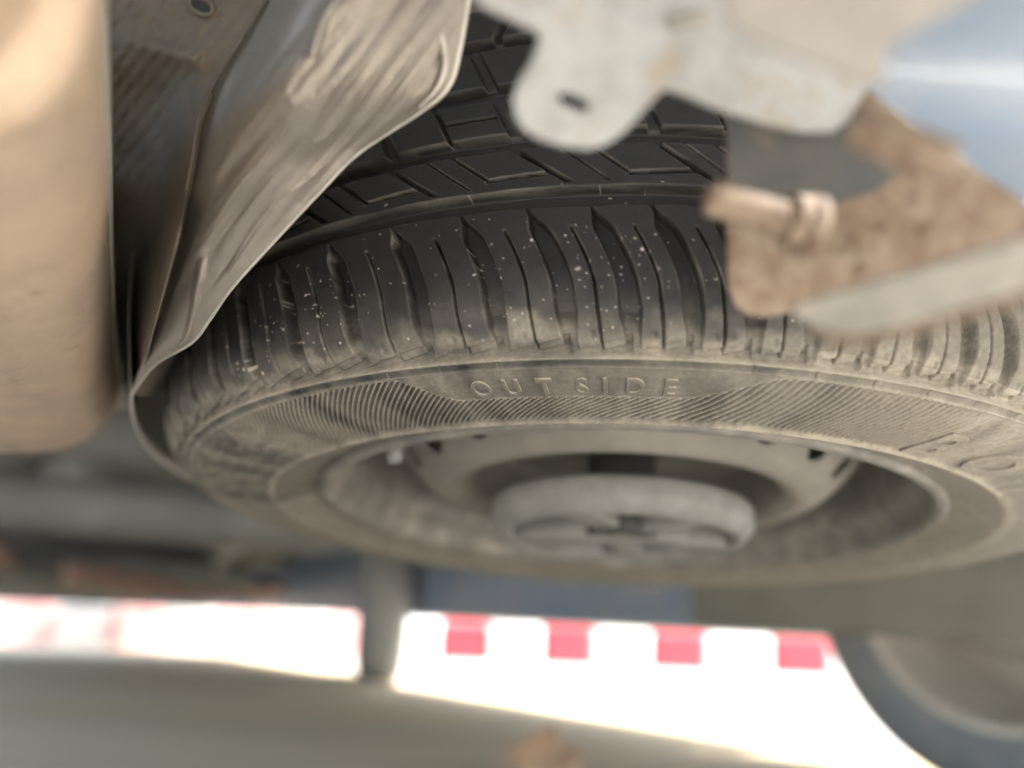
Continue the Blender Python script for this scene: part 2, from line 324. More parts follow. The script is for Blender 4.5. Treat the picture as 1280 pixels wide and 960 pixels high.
def relief(thd, r, z, side):
    """moulded relief of the tyre (m, along the surface normal) and the dusty film on it, with light painted in at the right"""
    tread = (z < -.0125) & (z > -.175); h = np.zeros(np.broadcast(thd, r).shape); groove = np.zeros_like(h)
    mm = .2835*np.pi/180
    Z = np.broadcast_to(z, h.shape); R_ = np.broadcast_to(r, h.shape)
    # circumferential grooves
    wob = .00012*np.sin(thd*.7)
    for a, b in ((-.0706, -.0628), (-.0968, -.0892), (-.1215, -.1148), (-.147, -.1405)):
        g = band(Z+wob, a, b, .0008); groove = np.maximum(groove, g); h = np.minimum(h, -.0062*g)
    # shoulder blocks: wide slanted grooves and the sipes half-way between them
    zc = np.clip(Z, -.07, -.004)
    cv = np.where(zc < -.03, 2.4*((zc+.03)/.028)*np.abs((zc+.03)/.028)**.35, .55*(zc+.03)/.02)
    th0 = thd-cv
    idx = np.clip(np.searchsorted(GC, th0), 1, len(GC)-1); lo, hi = GC[idx-1], GC[idx]
    dl = np.minimum(th0-lo, hi-th0); ph = (th0-lo)/(hi-lo)
    wd = .70*sstep(-.0615, -.052, Z)*(1-.35*sstep(-.022, -.012, Z))+.10
    g = (1-sstep(wd-.09, wd+.09, dl))*band(Z, -.0625, -.0105, .0015)
    dep = .0066*(1-.65*sstep(-.022, -.011, Z)); h = np.minimum(h, -dep*g); groove = np.maximum(groove, g*.9)
    ds = np.abs(ph-.5)*(hi-lo); g = (1-sstep(.05, .15, ds))*band(Z, -.0535, -.0098, .002); h = np.minimum(h, -.0040*g); groove = np.maximum(groove, g)
    # foot of each sipe turns into a short horizontal slit, with a dimple beside it
    g = band(Z, -.0112, -.0100, .0006)*band(ph, .22, .52, .04); h = np.minimum(h, -.0012*g)
    dd = np.hypot((ph-.36)*(hi-lo)*mm, Z+.0140); h = h-.0006*(1-sstep(.0007, .0013, dd))
    # second rib: hooked slots, every two blocks
    th2 = thd+.2*0; per = np.where(th2 < 2, 11.0, 9.6); p2 = np.mod(th2-3.0, per)
    zz_ = (Z+.086)/.0115
    inr = band(Z, -.0892, -.0730, .0008)
    q = np.mod(p2-3.2*zz_+.5*per, per)-.5*per; g = (1-sstep(.22, .42, np.abs(q)))*inr; h = np.minimum(h, -.004*g); groove = np.maximum(groove, g)
    q = np.mod(p2-(per-7.6)-2.9*zz_+.5*per, per)-.5*per; g = (1-sstep(.06, .17, np.abs(q)))*inr; h = np.minimum(h, -.0026*g); groove = np.maximum(groove, g)
    q = np.mod(p2-(per-5.3)-2.9*zz_+.5*per, per)-.5*per; g = (1-sstep(.12, .26, np.abs(q)))*inr*(1-sstep(-.0775, -.0760, Z)); h = np.minimum(h, -.0034*g); groove = np.maximum(groove, g)
    hz = np.mod(p2-(per-3.0), per); g = band(hz, 0.0, 5.2, .3)*band(Z+.00025*(hz-2.6), -.0773, -.0758, .0007); h = np.minimum(h, -.0030*g); groove = np.maximum(groove, g)
    # third and fourth rib: long slanted grooves and sipes
    t3 = thd-(Z+.0915)*95; p3 = np.mod(t3+8.4, 5.5); q = np.minimum(p3, 5.5-p3)
    inr = band(Z, -.1405, -.0968, .0008); alt = np.mod(np.floor((t3+8.4)/5.5+.5), 2)
    wv = np.where(alt > .5, .17, .50); g = (1-sstep(wv-.1, wv+.1, q))*inr; h = np.minimum(h, -.0038*g); groove = np.maximum(groove, g)
    g = band(Z, -.1062, -.1048, .0007)*band(np.mod(t3+8.4, 11), 5.6, 10.2, .3); h = np.minimum(h, -.0026*g); groove = np.maximum(groove, g)
    t5 = np.mod(thd+Z*60, 5); g = (1-sstep(.3, .5, np.minimum(t5, 5-t5)))*(Z < -.147)*(Z > -.172); h = np.minimum(h, -.004*g)
    # saw-toothed ledges under the blocks
    saw = .0040*ph
    e1_ = -.0097-saw; e2_ = e1_+.0024
    sd_ = 1.0*(Z > -.03)
    h = h-sd_*(.0017*sstep(e1_-.0003, e1_+.0003, Z)*(R_ > .262)+.0013*sstep(e2_-.0003, e2_+.0003, Z)*(R_ > .2665))
    sside = np.broadcast_to(side, h.shape)
    # rim-side details of the outer sidewall
    o = sside > .5
    h = np.where(o & (R_ < .2668), 0, h)
    h = h+o*(.0011*np.exp(-((R_-.2664)/.0007)**2)+.0006*np.exp(-((R_-.2628)/.0005)**2))
    tick = np.mod(thd, 5.1); h = h-o*.0007*(1-sstep(.06, .14, np.minimum(tick, 5.1-tick)))*band(R_, .2630, .2660, .0006)*(np.abs(thd) > 8)
    # OUTSIDE plate: the fan's upper edge dips under it
    top = .2618-.0184*sstep(-20.5, -15.0, thd)*(1-sstep(4.5, 14.0, thd))
    fan = o*(1-sstep(top-.0003, top+.0003, R_))*sstep(.2190, .2205, R_)
    rim_ = o*np.exp(-((R_-top)/.00045)**2)*(R_ > .215)
    lean = 10.0-8.0*sstep(-8, 18, thd)
    fadeR = 1-sstep(29, 35, thd); fadeL = sstep(-54, -42, thd)
    phs = (thd+lean*((.264-R_)/.045)**.9*1.0)/.70
    phs = np.where(np.isfinite(phs), phs, 0)
    wave = np.mod(phs, 1.0); ribw = np.exp(-((wave-.5)/.14)**2)
    h = h+fan*(-.0009+.00125*ribw*fadeR*fadeL+.0007*(1-fadeR*fadeL))+.0006*rim_*fadeR
    # worn raised emblem work on the left of the sidewall
    em = o*band(R_, .2235, .2575, .002)*(1-sstep(-44, -39, thd)); eb = sstep(.05, .22, fbm(np.broadcast_to(thd, h.shape)*.55+50, R_*240+20, 91, 2))
    h = h+em*.0007*eb
    # bead ridge
    h = h+o*.0016*np.exp(-((R_-.2172)/.0011)**2)
    # dusty film, plus light painted in towards the right
    smear = fbm(np.broadcast_to(thd, h.shape)*.45+30, Z*90+30, 55, 3)
    patch = 0
    for a_, b_, c_, d_, v_ in ((-7.4, -.0165, 1.5, .0065, .55), (-27.5, -.016, 1.3, .004, .35), (9.5, -.014, 1.6, .004, .3), (-13.2, -.013, 1.2, .003, .3), (4.0, -.0135, 1.2, .003, .25)):
        patch = patch+v_*(1-sstep(.55, 1.25, np.maximum(np.abs(thd-a_-(Z-b_)*60)/c_, np.abs(Z-b_)/d_)+.45*smear))*(.7+.5*smear)
    dust_and_light = .03+.07*sstep(-.05, -.02, Z)*(Z > -.1)*(.6+.8*smear)+.50*sstep(-.0205+.006*smear, -.0090+.003*smear, Z)*(Z > -.1)+.05*groove*(1-sstep(-.06, -.055, Z))+.12*groove*sstep(-.04, -.012, Z)
    dust_and_light = dust_and_light+sstep(9, 24, thd)*(Z < -.012)*(Z > -.1)*.42  # tread pales to the right: part heavier dirt, part painted light
    dust_and_light = dust_and_light+patch*(1-.5*groove)
    sw_ = .42+.2*smear; bl = sstep(-.0150, -.0115, Z)*(Z > -.1)
    dust_and_light = dust_and_light*(1-bl)+sw_*bl+o*fan*(.62*ribw*fadeR*fadeL-.16*(1-ribw)*fadeR*fadeL)
    dust_and_light = dust_and_light+.3*rim_+o*.35*np.exp(-((R_-.2664)/.0007)**2)-o*.25*band(R_, .2632, .2655, .0004)
    dust_and_light = dust_and_light+em*(eb-.5)*.14
    dust_and_light = dust_and_light+o*.34*sstep(0, 26, thd)+o*.3*np.exp(-((R_-.2172)/.0014)**2)  # sidewall also pales to the right, light painted in with the dirt
    return h, dust_and_light
def tyre_grid(thd, s, hi_res):
    r, z, nr, nz = prof_at(s); side = (z > -.0130)*1.0
    h, dust_and_light = relief(thd[:, None], r[None], z[None], side[None]) if hi_res else (np.zeros((len(thd), len(s))), np.tile(np.where(z > -.0130, .72, .1)+.3*np.exp(-((r-.2172)/.002)**2)*(z > -.05), (len(thd), 1)))
    if not hi_res: h = h+.0016*np.exp(-((r-.2172)/.0011)**2)*(z > -.05)
    speck = np.zeros_like(h)
    if hi_res:
        # light edges where the relief turns sharply up
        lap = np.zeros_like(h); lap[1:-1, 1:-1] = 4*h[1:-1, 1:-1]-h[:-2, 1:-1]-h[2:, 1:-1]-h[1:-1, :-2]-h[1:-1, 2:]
        ed = np.clip(lap/.0009, 0, 1); dust_and_light = dust_and_light+ed*np.where(z[None] > -.105, .26, .12)*np.clip(.5+.8*fbm(thd[:, None]*.2+40, z[None]*140+60, 77, 2), .05, 1.2)
        # grit: clusters of pale specks on the tread
        for _ in range(300):
            if rng.random() < .55: c = (rng.normal(rng.choice([-33, -30, -24, -10, 0, -3]), 2.6), rng.normal(-.035, .011))
            else: c = (rng.uniform(-45, 20), rng.uniform(-.075, -.008))
            rad = rng.choice([.00028, .0004, .0006], p=[.74, .22, .04])*rng.uniform(.7, 1.1)
            i0, i1 = np.searchsorted(thd, [c[0]-.3, c[0]+.3]); j = np.nonzero(np.abs(z-c[1]) < .0016)[0]
            if i1 <= i0 or not len(j): continue
            d = np.hypot((thd[i0:i1, None]-c[0])*.00495*rng.uniform(.5, 1.7)+(z[None, j]-c[1])*rng.uniform(-.6, .6), z[None, j]-c[1])
            v = np.clip(1.4-d/rad, 0, 1)*rng.uniform(.35, 1); ix = np.ix_(np.arange(i0, i1), j); speck[ix] = np.maximum(speck[ix], v)
        for c in ((-35.6, -.0175, .0007), (-35.2, -.0168, .0009), (-34.7, -.0160, .0006), (-36.3, -.0182, .0005), (-33.9, -.0148, .0005), (1.2, -.044, .0006), (-7.0, -.049, .0006)):
            d = np.hypot((thd[:, None]-c[0])*.00495, z[None]-c[1]); speck = np.maximum(speck, np.clip(1.5-d/c[2], 0, 1)*(z[None] > -.1))
    th = np.radians(thd)[:, None]; R_ = r[None]+nr[None]*h; Zt = z[None]+nz[None]*h
    V = np.stack([R_*np.sin(th), -R_*np.cos(th), -Zt], -1)
    return V, dust_and_light, speck
s_ridge = seg[np.argmin(np.abs(dense[:1500, 0]-.206))]; s_end = seg[-1]
i150 = np.argmin(np.abs(dense[:, 1]+.150)+(dense[:, 0] < .27)*9); s150 = seg[i150]
sA = np.r_[np.linspace(0, s_ridge, 26)[:-1], np.arange(s_ridge, s150, .00042), np.linspace(s150, s_end, 70)]
thA = np.r_[np.arange(-80, -60, .16), np.arange(-60, 58.01, .082)]
thB = np.r_[np.arange(58, 280.01, 1.0)]; thB[0] = thA[-1]; thB[-1] = 280
sB = np.r_[np.linspace(0, s_end, 120)]
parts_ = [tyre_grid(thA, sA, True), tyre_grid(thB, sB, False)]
VV, QQ, DD, SS, off = [], [], [], [], 0
for V, dst, spk in parts_:
    nu, nv = V.shape[:2]; i = np.arange(nu-1)[:, None]; j = np.arange(nv-1)[None]
    QQ.append(np.stack([i*nv+j, (i+1)*nv+j, (i+1)*nv+j+1, i*nv+j+1], -1).reshape(-1, 4)+off); off += nu*nv
    VV.append(V.reshape(-1, 3)); DD.append(dst.ravel()); SS.append(spk.ravel())
me = bpy.data.meshes.new('tyre'); fill(me, np.concatenate(VV), np.concatenate(QQ)[:, ::-1])
for nm, dat in (('dust_and_light', DD), ('speck', SS)):
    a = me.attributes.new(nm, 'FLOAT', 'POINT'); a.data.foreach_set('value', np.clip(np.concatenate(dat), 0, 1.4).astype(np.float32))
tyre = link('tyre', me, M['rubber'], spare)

# raised lettering, one mesh per letter, lying on the sidewall
def letter(ch, thc, r0, hgt, wid, raise_, shear=0., top=.42, wall=1.25):
    cu = bpy.data.curves.new('letter', 'FONT'); cu.body = ch; cu.size = 1; cu.extrude = .5; cu.bevel_depth = .02; cu.resolution_u = 5
    ob = bpy.data.objects.new('letter', cu); COL.objects.link(ob)
    bpy.context.view_layer.update(); dg = bpy.context.evaluated_depsgraph_get(); m2 = bpy.data.meshes.new_from_object(ob.evaluated_get(dg))
    bpy.data.objects.remove(ob)
    bm = bmesh.new(); bm.from_mesh(m2); bmesh.ops.subdivide_edges(bm, edges=[e for e in bm.edges if e.calc_length() > .25], cuts=2, use_grid_fill=True); bm.to_mesh(m2); bm.free()
    n = len(m2.vertices); co = np.zeros(n*3, np.float32); m2.vertices.foreach_get('co', co); co = co.reshape(-1, 3)
    mn, mx = co.min(0), co.max(0); cx_ = (co[:, 0]-(mn[0]+mx[0])/2)/.62*wid; cy_ = (co[:, 1]-mn[1])/(mx[1]-mn[1])*hgt
    cx_ = cx_+shear*cy_
    r = r0+cy_; th = np.radians(thc)+cx_/r; hh = (co[:, 2]-mn[2])/(mx[2]-mn[2])*(raise_+.0004)-.0004
    half = dense[:1900]; o_ = np.argsort(half[:, 0]); z = np.interp(r, half[o_, 0], half[o_, 1])
    V = np.stack([r*np.sin(th), -r*np.cos(th), -(z+hh)], -1); m2.vertices.foreach_set('co', V.astype(np.float32).ravel()); m2.update()
    m2.materials.clear()
    dv = np.where(hh > raise_*.93, top, wall)
    a = m2.attributes.new('dust_and_light', 'FLOAT', 'POINT'); a.data.foreach_set('value', dv.astype(np.float32)); a = m2.attributes.new('speck', 'FLOAT', 'POINT')
    link('raised_letter', m2, M['rubber'], tyre, smooth=False)
for ch, px in zip('OUTSIDE', (607, 646, 686, 730, 757, 792, 832)):
    # angle on the wheel from the letter's place along the arc
    thc = -12.6+(px-607)*(16.6/225)
    letter(ch, thc, .2462, .0112, .0064, .0009)
letter('B', 34.5, .2200, .0260, .020, .0008, 0, .85, .75); letter('O', 44.5, .2200, .0260, .022, .0008, 0, .85, .75)

# rim
rimo = link('rim', lathe('rim', [(.1895, -.0160), (.1905, -.0120), (.1900, -.0085), (.1880, -.0068), (.1850, -.0070), (.1825, -.0095), (.1812, -.0145), (.1800, -.0200), (.1760, -.0240), (.1720, -.0280), (.1705, -.034), (.1690, -.045), (.1670, -.060), (.1650, -.085), (.166, -.13), (.172, -.15), (.18, -.166), (.188, -.172)], 180), M['steel'], spare)
# wheel disc with its ring of vent holes
dp = catmull([(.1680, -.072), (.1560, -.062), (.1440, -.046), (.1340, -.0345), (.1240, -.0265), (.1150, -.0225), (.1080, -.0225), (.1010, -.0275), (.0960, -.0400), (.0920, -.0560), (.0780, -.0600), (.045, -.0600), (.0300, -.0600)], 90)
nt_ = 480; th = np.linspace(0, 2*np.pi, nt_, endpoint=False)
V = np.stack([np.outer(np.sin(th), dp[:, 0]), -np.outer(np.cos(th), dp[:, 0]), np.tile(-dp[:, 1], (nt_, 1))], -1)
nv = V.shape[1]; i = np.arange(nt_)[:, None]; j = np.arange(nv-1)[None]; i2 = (i+1) % nt_
q = np.stack([i*nv+j, i2*nv+j, i2*nv+j+1, i*nv+j+1], -1)
sarc = np.r_[0, np.cumsum(np.linalg.norm(np.diff(dp, axis=0), axis=1))]; s0 = np.interp(-.134, -dp[:, 0], sarc)
thm = np.degrees(th+np.pi/nt_); NH = 20
da = (np.mod(thm-53+180/NH, 360/NH)-180/NH)*math.pi/180*.134; keep = np.hypot(da[:, None]/.0100, (sarc[None, :-1]+np.diff(sarc)[None]/2-s0)/.0085) > 1
me = bpy.data.meshes.new('disc'); fill(me, V.reshape(-1, 3), q[keep])
dk = link('disc', me, M['disc'], spare); md = dk.modifiers.new('thick', 'SOLIDIFY'); md.thickness = .003; md.offset = -1
link('hub_face', lathe('hub_face', [(.031, -.063), (.031, -.0592), (.028, -.0592), (.0005, -.0592)], 32), M['dark'], spare)
# valve: rubber stem and pale cap standing in the rim at the left
def wl(thd, r, z): t = math.radians(thd); return np.array([r*math.sin(t), -r*math.cos(t), -z])
vs = link('valve_stem', tube_mesh('valve_stem', [wl(-49, .170, -.05), wl(-49, .168, -.035), wl(-49, .165, -.022)], [.0055, .0045, .004], 14), M['dark'], spare)
link('valve_cap', tube_mesh('valve_cap', [wl(-49, .1652, -.024), wl(-49, .1635, -.012), wl(-49, .1632, -.0105)], [.0044, .0044, .003], 14), M['clamp'], vs)

# clamp plate that holds the spare up: rim wall, spokes and pockets
clamp = thing('wheel_clamp', 'round grey clamp plate with pockets, bolted under the middle of the spare wheel', 'clamp', WM)
link('clamp_body', lathe('clamp_body', [(.0685, -.0155), (.0795, -.0158), (.0800, -.0156), (.0822, -.0132), (.0824, -.0125), (.0824, -.0022), (.0820, -.0014), (.0760, .0054), (.0750, .0058), (.0715, .0058), (.0705, .0046), (.0690, -.0060), (.0685, -.0135)], 96), M['clamp'], clamp)
link('clamp_neck', lathe('clamp_neck', [(.022, -.0600), (.022, -.0060), (.0225, .0030), (.0210, .0046), (.0005, .0046)], 40), M['dark'], clamp)
for a, w0, w1, z1 in ((-118, .012, .026, .0050), (176, .006, .012, .0050), (105, .005, .0065, .0056), (-25, .007, .012, .0030), (45, .004, .006, .0040)):
    bm_ = bmesh.new(); q_ = [(-w0, .004), (w0, .004), (w1, .0695), (-w1, .0695)]
    lo_ = [bm_.verts.new((x_, y_, .0124)) for x_, y_ in q_]; hi_ = [bm_.verts.new((x_, y_, -z1)) for x_, y_ in q_]
    bm_.faces.new(lo_); bm_.faces.new(hi_[::-1])
    for k in range(4): bm_.faces.new((lo_[k], hi_[k], hi_[(k+1) % 4], lo_[(k+1) % 4]))
    bmesh.ops.recalc_face_normals(bm_, faces=bm_.faces); bmesh.ops.bevel(bm_, geom=list(bm_.edges), offset=.0016, segments=2, affect='EDGES', profile=.5)
    me = bpy.data.meshes.new('web'); bm_.to_mesh(me); bm_.free()
    o = link('web', me, M['clamp'], clamp); o.rotation_euler = (0, 0, math.radians(a+180))
link('clamp_bolt', tube_mesh('clamp_bolt', [(0, 0, .004), (0, 0, -.0035), (0, 0, -.005)], [.010, .010, .008], 6), M['steel'], clamp)

# ------------------------------------------------------------------ exhaust muffler (two stamped shells with a seam flange)
HS = .14+HCAM
seam = [on_plane(x_, y_, np.array([0, 0, HS]), UP)[:2] for x_, y_ in ((116, -170), (122, -60), (127, 40), (131, 120), (135, 220), (139, 330), (143, 430), (149, 478))]
s0_, s1_ = seam[0], seam[-1]; dv_ = nrm(s1_-s0_); lv_ = np.array([-dv_[1], dv_[0]])
outl = catmull([s0_-dv_*.12+lv_*.012, s0_-dv_*.07]+seam+[s1_+dv_*.035+lv_*.022, s1_+dv_*.045+lv_*.06, s1_+dv_*.03+lv_*.13, s1_+dv_*.0+lv_*.20, s1_-dv_*.15+lv_*.235, s0_+dv_*.0+lv_*.235, s0_-dv_*.12+lv_*.20, s0_-dv_*.16+lv_*.12, s0_-dv_*.15+lv_*.05, s0_-dv_*.12+lv_*.012], 900)[:-1]
muff = thing('exhaust_muffler', 'large tan steel exhaust muffler with a seam down its side at the left edge', 'muffler', T(0, 0, 0))
cen = np.array([s0_-dv_*.06+lv_*.095, s1_-dv_*.06+lv_*.095])
def shell(sign, depth, name):
    rows = []
    tt = (outl-cen[0])@(cen[1]-cen[0])/((cen[1]-cen[0])@(cen[1]-cen[0])); axp = cen[0]+np.clip(tt, .0, 1)[:, None]*(cen[1]-cen[0])
    for k in np.linspace(0, 1, 90):
        inn = 1-(1-k)**1.0
        a = k*math.pi/2; sc = math.cos(a)**.62; hz = math.sin(a)**.75
        xy = axp+(outl-axp)*sc; z = np.full(len(xy), HS+sign*(.0012+depth*hz))
        if sign < 0:                                 # stamped dish near the close end, and shallow swage lines
            q = (xy-cen[0])@nrm(cen[1]-cen[0]); z = z+.0014*np.exp(-((q-.20)/.012)**2)*hz
        rows.append(np.c_[xy, z])
    V = np.stack(rows, 1)
    if sign < 0:                                     # a round stamped recess with a raised lip in the side wall, close to the camera end
        q = V-CAMP; B = np.array([RT, FWD, [0, 0, 0]]); cz = q@W([0, 0, 1.]); u_ = q@W([1., 0, 0])/cz*F_PX+640; v_ = q@W([0, 1., 0])/cz*F_PX+480
        c0_ = V[np.unravel_index(np.argmin(np.hypot(u_+25, v_+25)+1e6*(cz < .02)), u_.shape)]; r0_ = np.linalg.norm(V[np.unravel_index(np.argmin(np.hypot(u_-105, v_-10)+1e6*(cz < .02)), u_.shape)]-c0_)
        d = np.linalg.norm(V-c0_, axis=2); inw = np.array([lv_[0], lv_[1], .45])
        V = V+inw*(.0065*(1-sstep(r0_*.74, r0_*1.02, d))-.0016*np.exp(-((d-r0_*1.10)/(r0_*.09))**2))[..., None]
    return link(name, grid_mesh(name, V, True), M['muffler'], muff)
shell(-1, .056, 'lower_shell'); shell(1, .05, 'upper_shell')
c_ = outl.mean(0); tg = np.roll(outl, -1, 0)-np.roll(outl, 1, 0); nn = np.c_[tg[:, 1], -tg[:, 0]]; nn /= np.linalg.norm(nn, axis=1)[:, None]
if ((outl-c_)*nn).sum() < 0: nn = -nn
V = np.stack([np.c_[outl-nn*.0012, np.full(len(outl), HS-.0011)], np.c_[outl+nn*.0008, np.full(len(outl), HS-.0014)], np.c_[outl+nn*.0013, np.full(len(outl), HS)], np.c_[outl+nn*.0008, np.full(len(outl), HS+.0014)], np.c_[outl-nn*.0012, np.full(len(outl), HS+.0011)]], 1)
link('seam_flange', grid_mesh('seam_flange', V, True), M['hem'], muff)

# ------------------------------------------------------------------ crinkled heat shield between muffler and spare wheel
hs = thing('heat_shield', 'crinkled dusty aluminium heat shield wrapped round the left of the spare wheel', 'heat shield', T(0, 0, 0))
E = [(592, -40, .215), (585, 0, .217), (574, 60, .222), (560, 108, .227), (525, 140, .233), (450, 190, .247), (400, 240, .258), (335, 310, .276), (290, 360, .292), (262, 400, .312), (240, 428, .333), (195, 455, .385), (166, 490, .435)]
Lf = [(345, -40, .240), (330, 0, .243), (305, 45, .247), (275, 90, .254), (250, 140, .266), (241, 190, .278), (232, 240, .290), (221, 295, .306), (209, 345, .323), (198, 390, .345), (186, 430, .370), (175, 462, .403), (164.5, 491, .436)]
nu, nv = 420, 240
rm = lambda q: [(a_, b_, .29+(c_-.215)*(.146/.221)) for a_, b_, c_ in q]
E = rm(E); Lf = rm(Lf)
e = catmull(E, nu); l = catmull(Lf, nu); v = np.linspace(0, 1, nv)
U = np.linspace(0, 1, nu)[:, None]; Vv = v[None]
px = l[:, None, 0]+(e[:, None, 0]-l[:, None, 0])*Vv; py = l[:, None, 1]+(e[:, None, 1]-l[:, None, 1])*Vv
wdt = np.abs(e[:, None, 0]-l[:, None, 0])/220
dd = l[:, None, 2]+(e[:, None, 2]-l[:, None, 2])*Vv
dd = dd-.026*wdt*np.sin(np.pi*Vv**.75)*(1-.2*U)+.030*(1-sstep(0, .22, Vv))*(1-sstep(.35, .95, U))*(.3+.7*U)
# wrinkles run along the sheet, from lower left to upper right
lng = (px*.62-py*.78)/100; crs = (px*.78+py*.62)/100
warp = fbm(lng*.5, crs*.7, 3, 3)
wr = fbm(lng*.6+3, crs*7.5+warp*.35, 11, 2); rg = 1-np.abs(fbm(lng*.5+7, crs*4.4+warp*.35, 5, 1)); ridged = np.clip(rg, 0, 1)**3
env = sstep(.0, .12, Vv)*(1-sstep(.86, .99, Vv))*(.3+.7*sstep(.1, .3, Vv))*(1-.8*sstep(.58, .75, U))
amp = env*(.75+.75*sstep(.12, .3, U)*(1-sstep(.6, .75, U)))*(.0008*wr+.0015*(ridged-.5)+.0009*fbm(lng*.4+9, crs*2.2, 17, 2))
# one long crease high on the sheet, one low fold near the tip
amp = amp+env*.0030*np.exp(-(((px-430)*.62+(py-20)*.78+22*np.sin(lng*3))/7)**2)*sstep(330, 360, px)*(py < 70)
fold = np.exp(-((Vv-(.55+.25*np.sin(U*9)))/.06)**2)*band(U, .62, .86, .05)*.0022
amp = amp+fold+.0004*fbm(lng*7, crs*7, 21, 2)*.35
dd = dd-amp*1.25
Vp = np.zeros((nu, nv, 3)); rx, ry = (px-640)/F_PX, (py-480)/F_PX
cp = np.stack([rx*dd, ry*dd, dd], -1); Vp = CAMP+np.stack([cp@RT, cp@FWD, -(cp@DOWN)], -1)
def thick(o, t=.0007):
    md = o.modifiers.new('thick', 'SOLIDIFY'); md.thickness = t; md.offset = 0; return o
thick(link('front_sheet', grid_mesh('front_sheet', Vp), M['shield'], hs))
# the sheet turns the corner and runs back along the tyre
ed_n = catmull([(164.5, 491, .436), (165, 512, .47), (172, 536, .515), (187, 561, .565), (212, 583, .625), (252, 604, .70), (312, 622, .80), (390, 640, .92)], 80)
far = np.array([P(*q_) for q_ in ed_n]); rows = []
for k in np.linspace(0, 1, 30):
    lift = .20*k; outw = np.array([-1., .0, 0])*(.010*math.sin(math.pi*min(1, k*1.3))); rows.append(far+UP*lift+outw[None]+np.array([0, 0, 0]))
thick(link('rear_sheet', grid_mesh('rear_sheet', np.stack(rows, 1)), M['shield'], hs))
# return of the near sheet behind its left outline
lw = np.array([P(*q_) for q_ in l[120:]]); rows = [lw+np.array([-.18, .98, .12])*d_+np.array([0, 0, 1])*d_*d_*2 for d_ in np.linspace(0, .14, 14)]
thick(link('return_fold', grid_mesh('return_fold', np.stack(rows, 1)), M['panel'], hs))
# dimpled panel at the upper left, its added lower rows stand in for shade in the gap
rowsp = [[(352, -50, .238), (240, -50, .262), (90, -50, .285)], [(332, 0, .243), (235, 0, .262), (95, 0, .285)], [(306, 45, .2475), (225, 42, .264), (100, 45, .292)], [(278, 90, .2545), (215, 72, .268), (100, 85, .308)], [(251, 140, .2665), (200, 118, .300), (100, 130, .335)],
         [(241.5, 190, .2785), (190, 185, .335), (100, 195, .375)], [(233, 240, .2905), (185, 250, .375), (100, 260, .42)], [(222, 300, .31), (170, 320, .46), (95, 340, .50)], [(190, 420, .365), (150, 430, .56), (85, 440, .60)], [(172, 500, .47), (152, 515, .66), (85, 525, .70)]]
rowsp = [rm(r_) if k_ < 7 else r_ for k_, r_ in enumerate(rowsp)]
ctl = np.array([catmull(r_, 160) for r_ in rowsp]); full = np.array([catmull(ctl[:, k], 200) for k in range(160)]).transpose(1, 0, 2)
px2, py2, d2 = full[..., 0], full[..., 1], full[..., 2]
dim = np.sin((px2*.80+py2*.60)/2.5+.8*fbm(px2/40, py2/40, 31, 2))*(.6+.4*np.sin((px2*.6-py2*.8)/4.5))
d2 = d2-.00045*dim-.0008*fbm(px2/45, py2/45, 41, 2)-.004*np.exp(-((py2-62-(px2-200)*.3)/12)**2)*band(px2, 150, 250, 20)
cp = np.stack([(px2-640)/F_PX*d2, (py2-480)/F_PX*d2, d2], -1); Vp2 = CAMP+np.stack([cp@RT, cp@FWD, -(cp@DOWN)], -1)
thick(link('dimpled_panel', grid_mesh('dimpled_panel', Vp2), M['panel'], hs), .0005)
# bolt hole with a pressed collar
c0, c1_, c2_ = P(251, 7, .3165), P(262, 12, .3162), P(247, 14, .3158)
ax_u = nrm(c1_-c0); ax_n = nrm(CAMP-c0); ax_v = np.cross(ax_n, ax_u)
def ring(name, c, ru, rv, tube, m):
    f = np.linspace(0, 2*np.pi, 41)[:-1]; g = np.linspace(0, 2*np.pi, 11); V = []
    for a in f:
        d = math.cos(a)*ax_u*ru+math.sin(a)*ax_v*rv; dn = nrm(d); V.append([c+d+tube*(math.cos(b)*dn+math.sin(b)*ax_n) for b in g])
    return link(name, grid_mesh(name, np.array(V), True), m, hs)
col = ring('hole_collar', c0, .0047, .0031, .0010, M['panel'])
f = np.linspace(0, 2*np.pi, 40, endpoint=False)
me = bpy.data.meshes.new('bolt_hole'); me.from_pydata([tuple(c0+ax_n*.0004+.0043*math.cos(a)*ax_u+.0028*math.sin(a)*ax_v) for a in f], [], [tuple(range(40))]); link('bolt_hole', me, M['vent'], hs, False)
# rolled hem along the free edge
he = np.array([P(*q_) for q_ in catmull(E, 160)]); he = np.concatenate([he, far[1:]])
rad = np.interp(np.arange(len(he)), [0, 20, 30, 45, 60, 150, 165, 220, len(he)], [.0011, .0012, .0013, .0010, .0007, .0007, .0009, .0013, .0015])
link('rolled_hem', tube_mesh('rolled_hem', he, rad, 8), M['hem'], hs)
tb = np.array([P(*q_) for q_ in catmull(rm([(549, 34, .2125), (555, 60, .2150), (556, 85, .2170), (545, 112, .2205), (523, 135, .2250)]), 40)])
link('folded_lip', tube_mesh('folded_lip', tb, np.interp(np.arange(40), [0, 4, 20, 39], [.0003, .0011, .0012, .0004]), 8), M['hem'], hs)

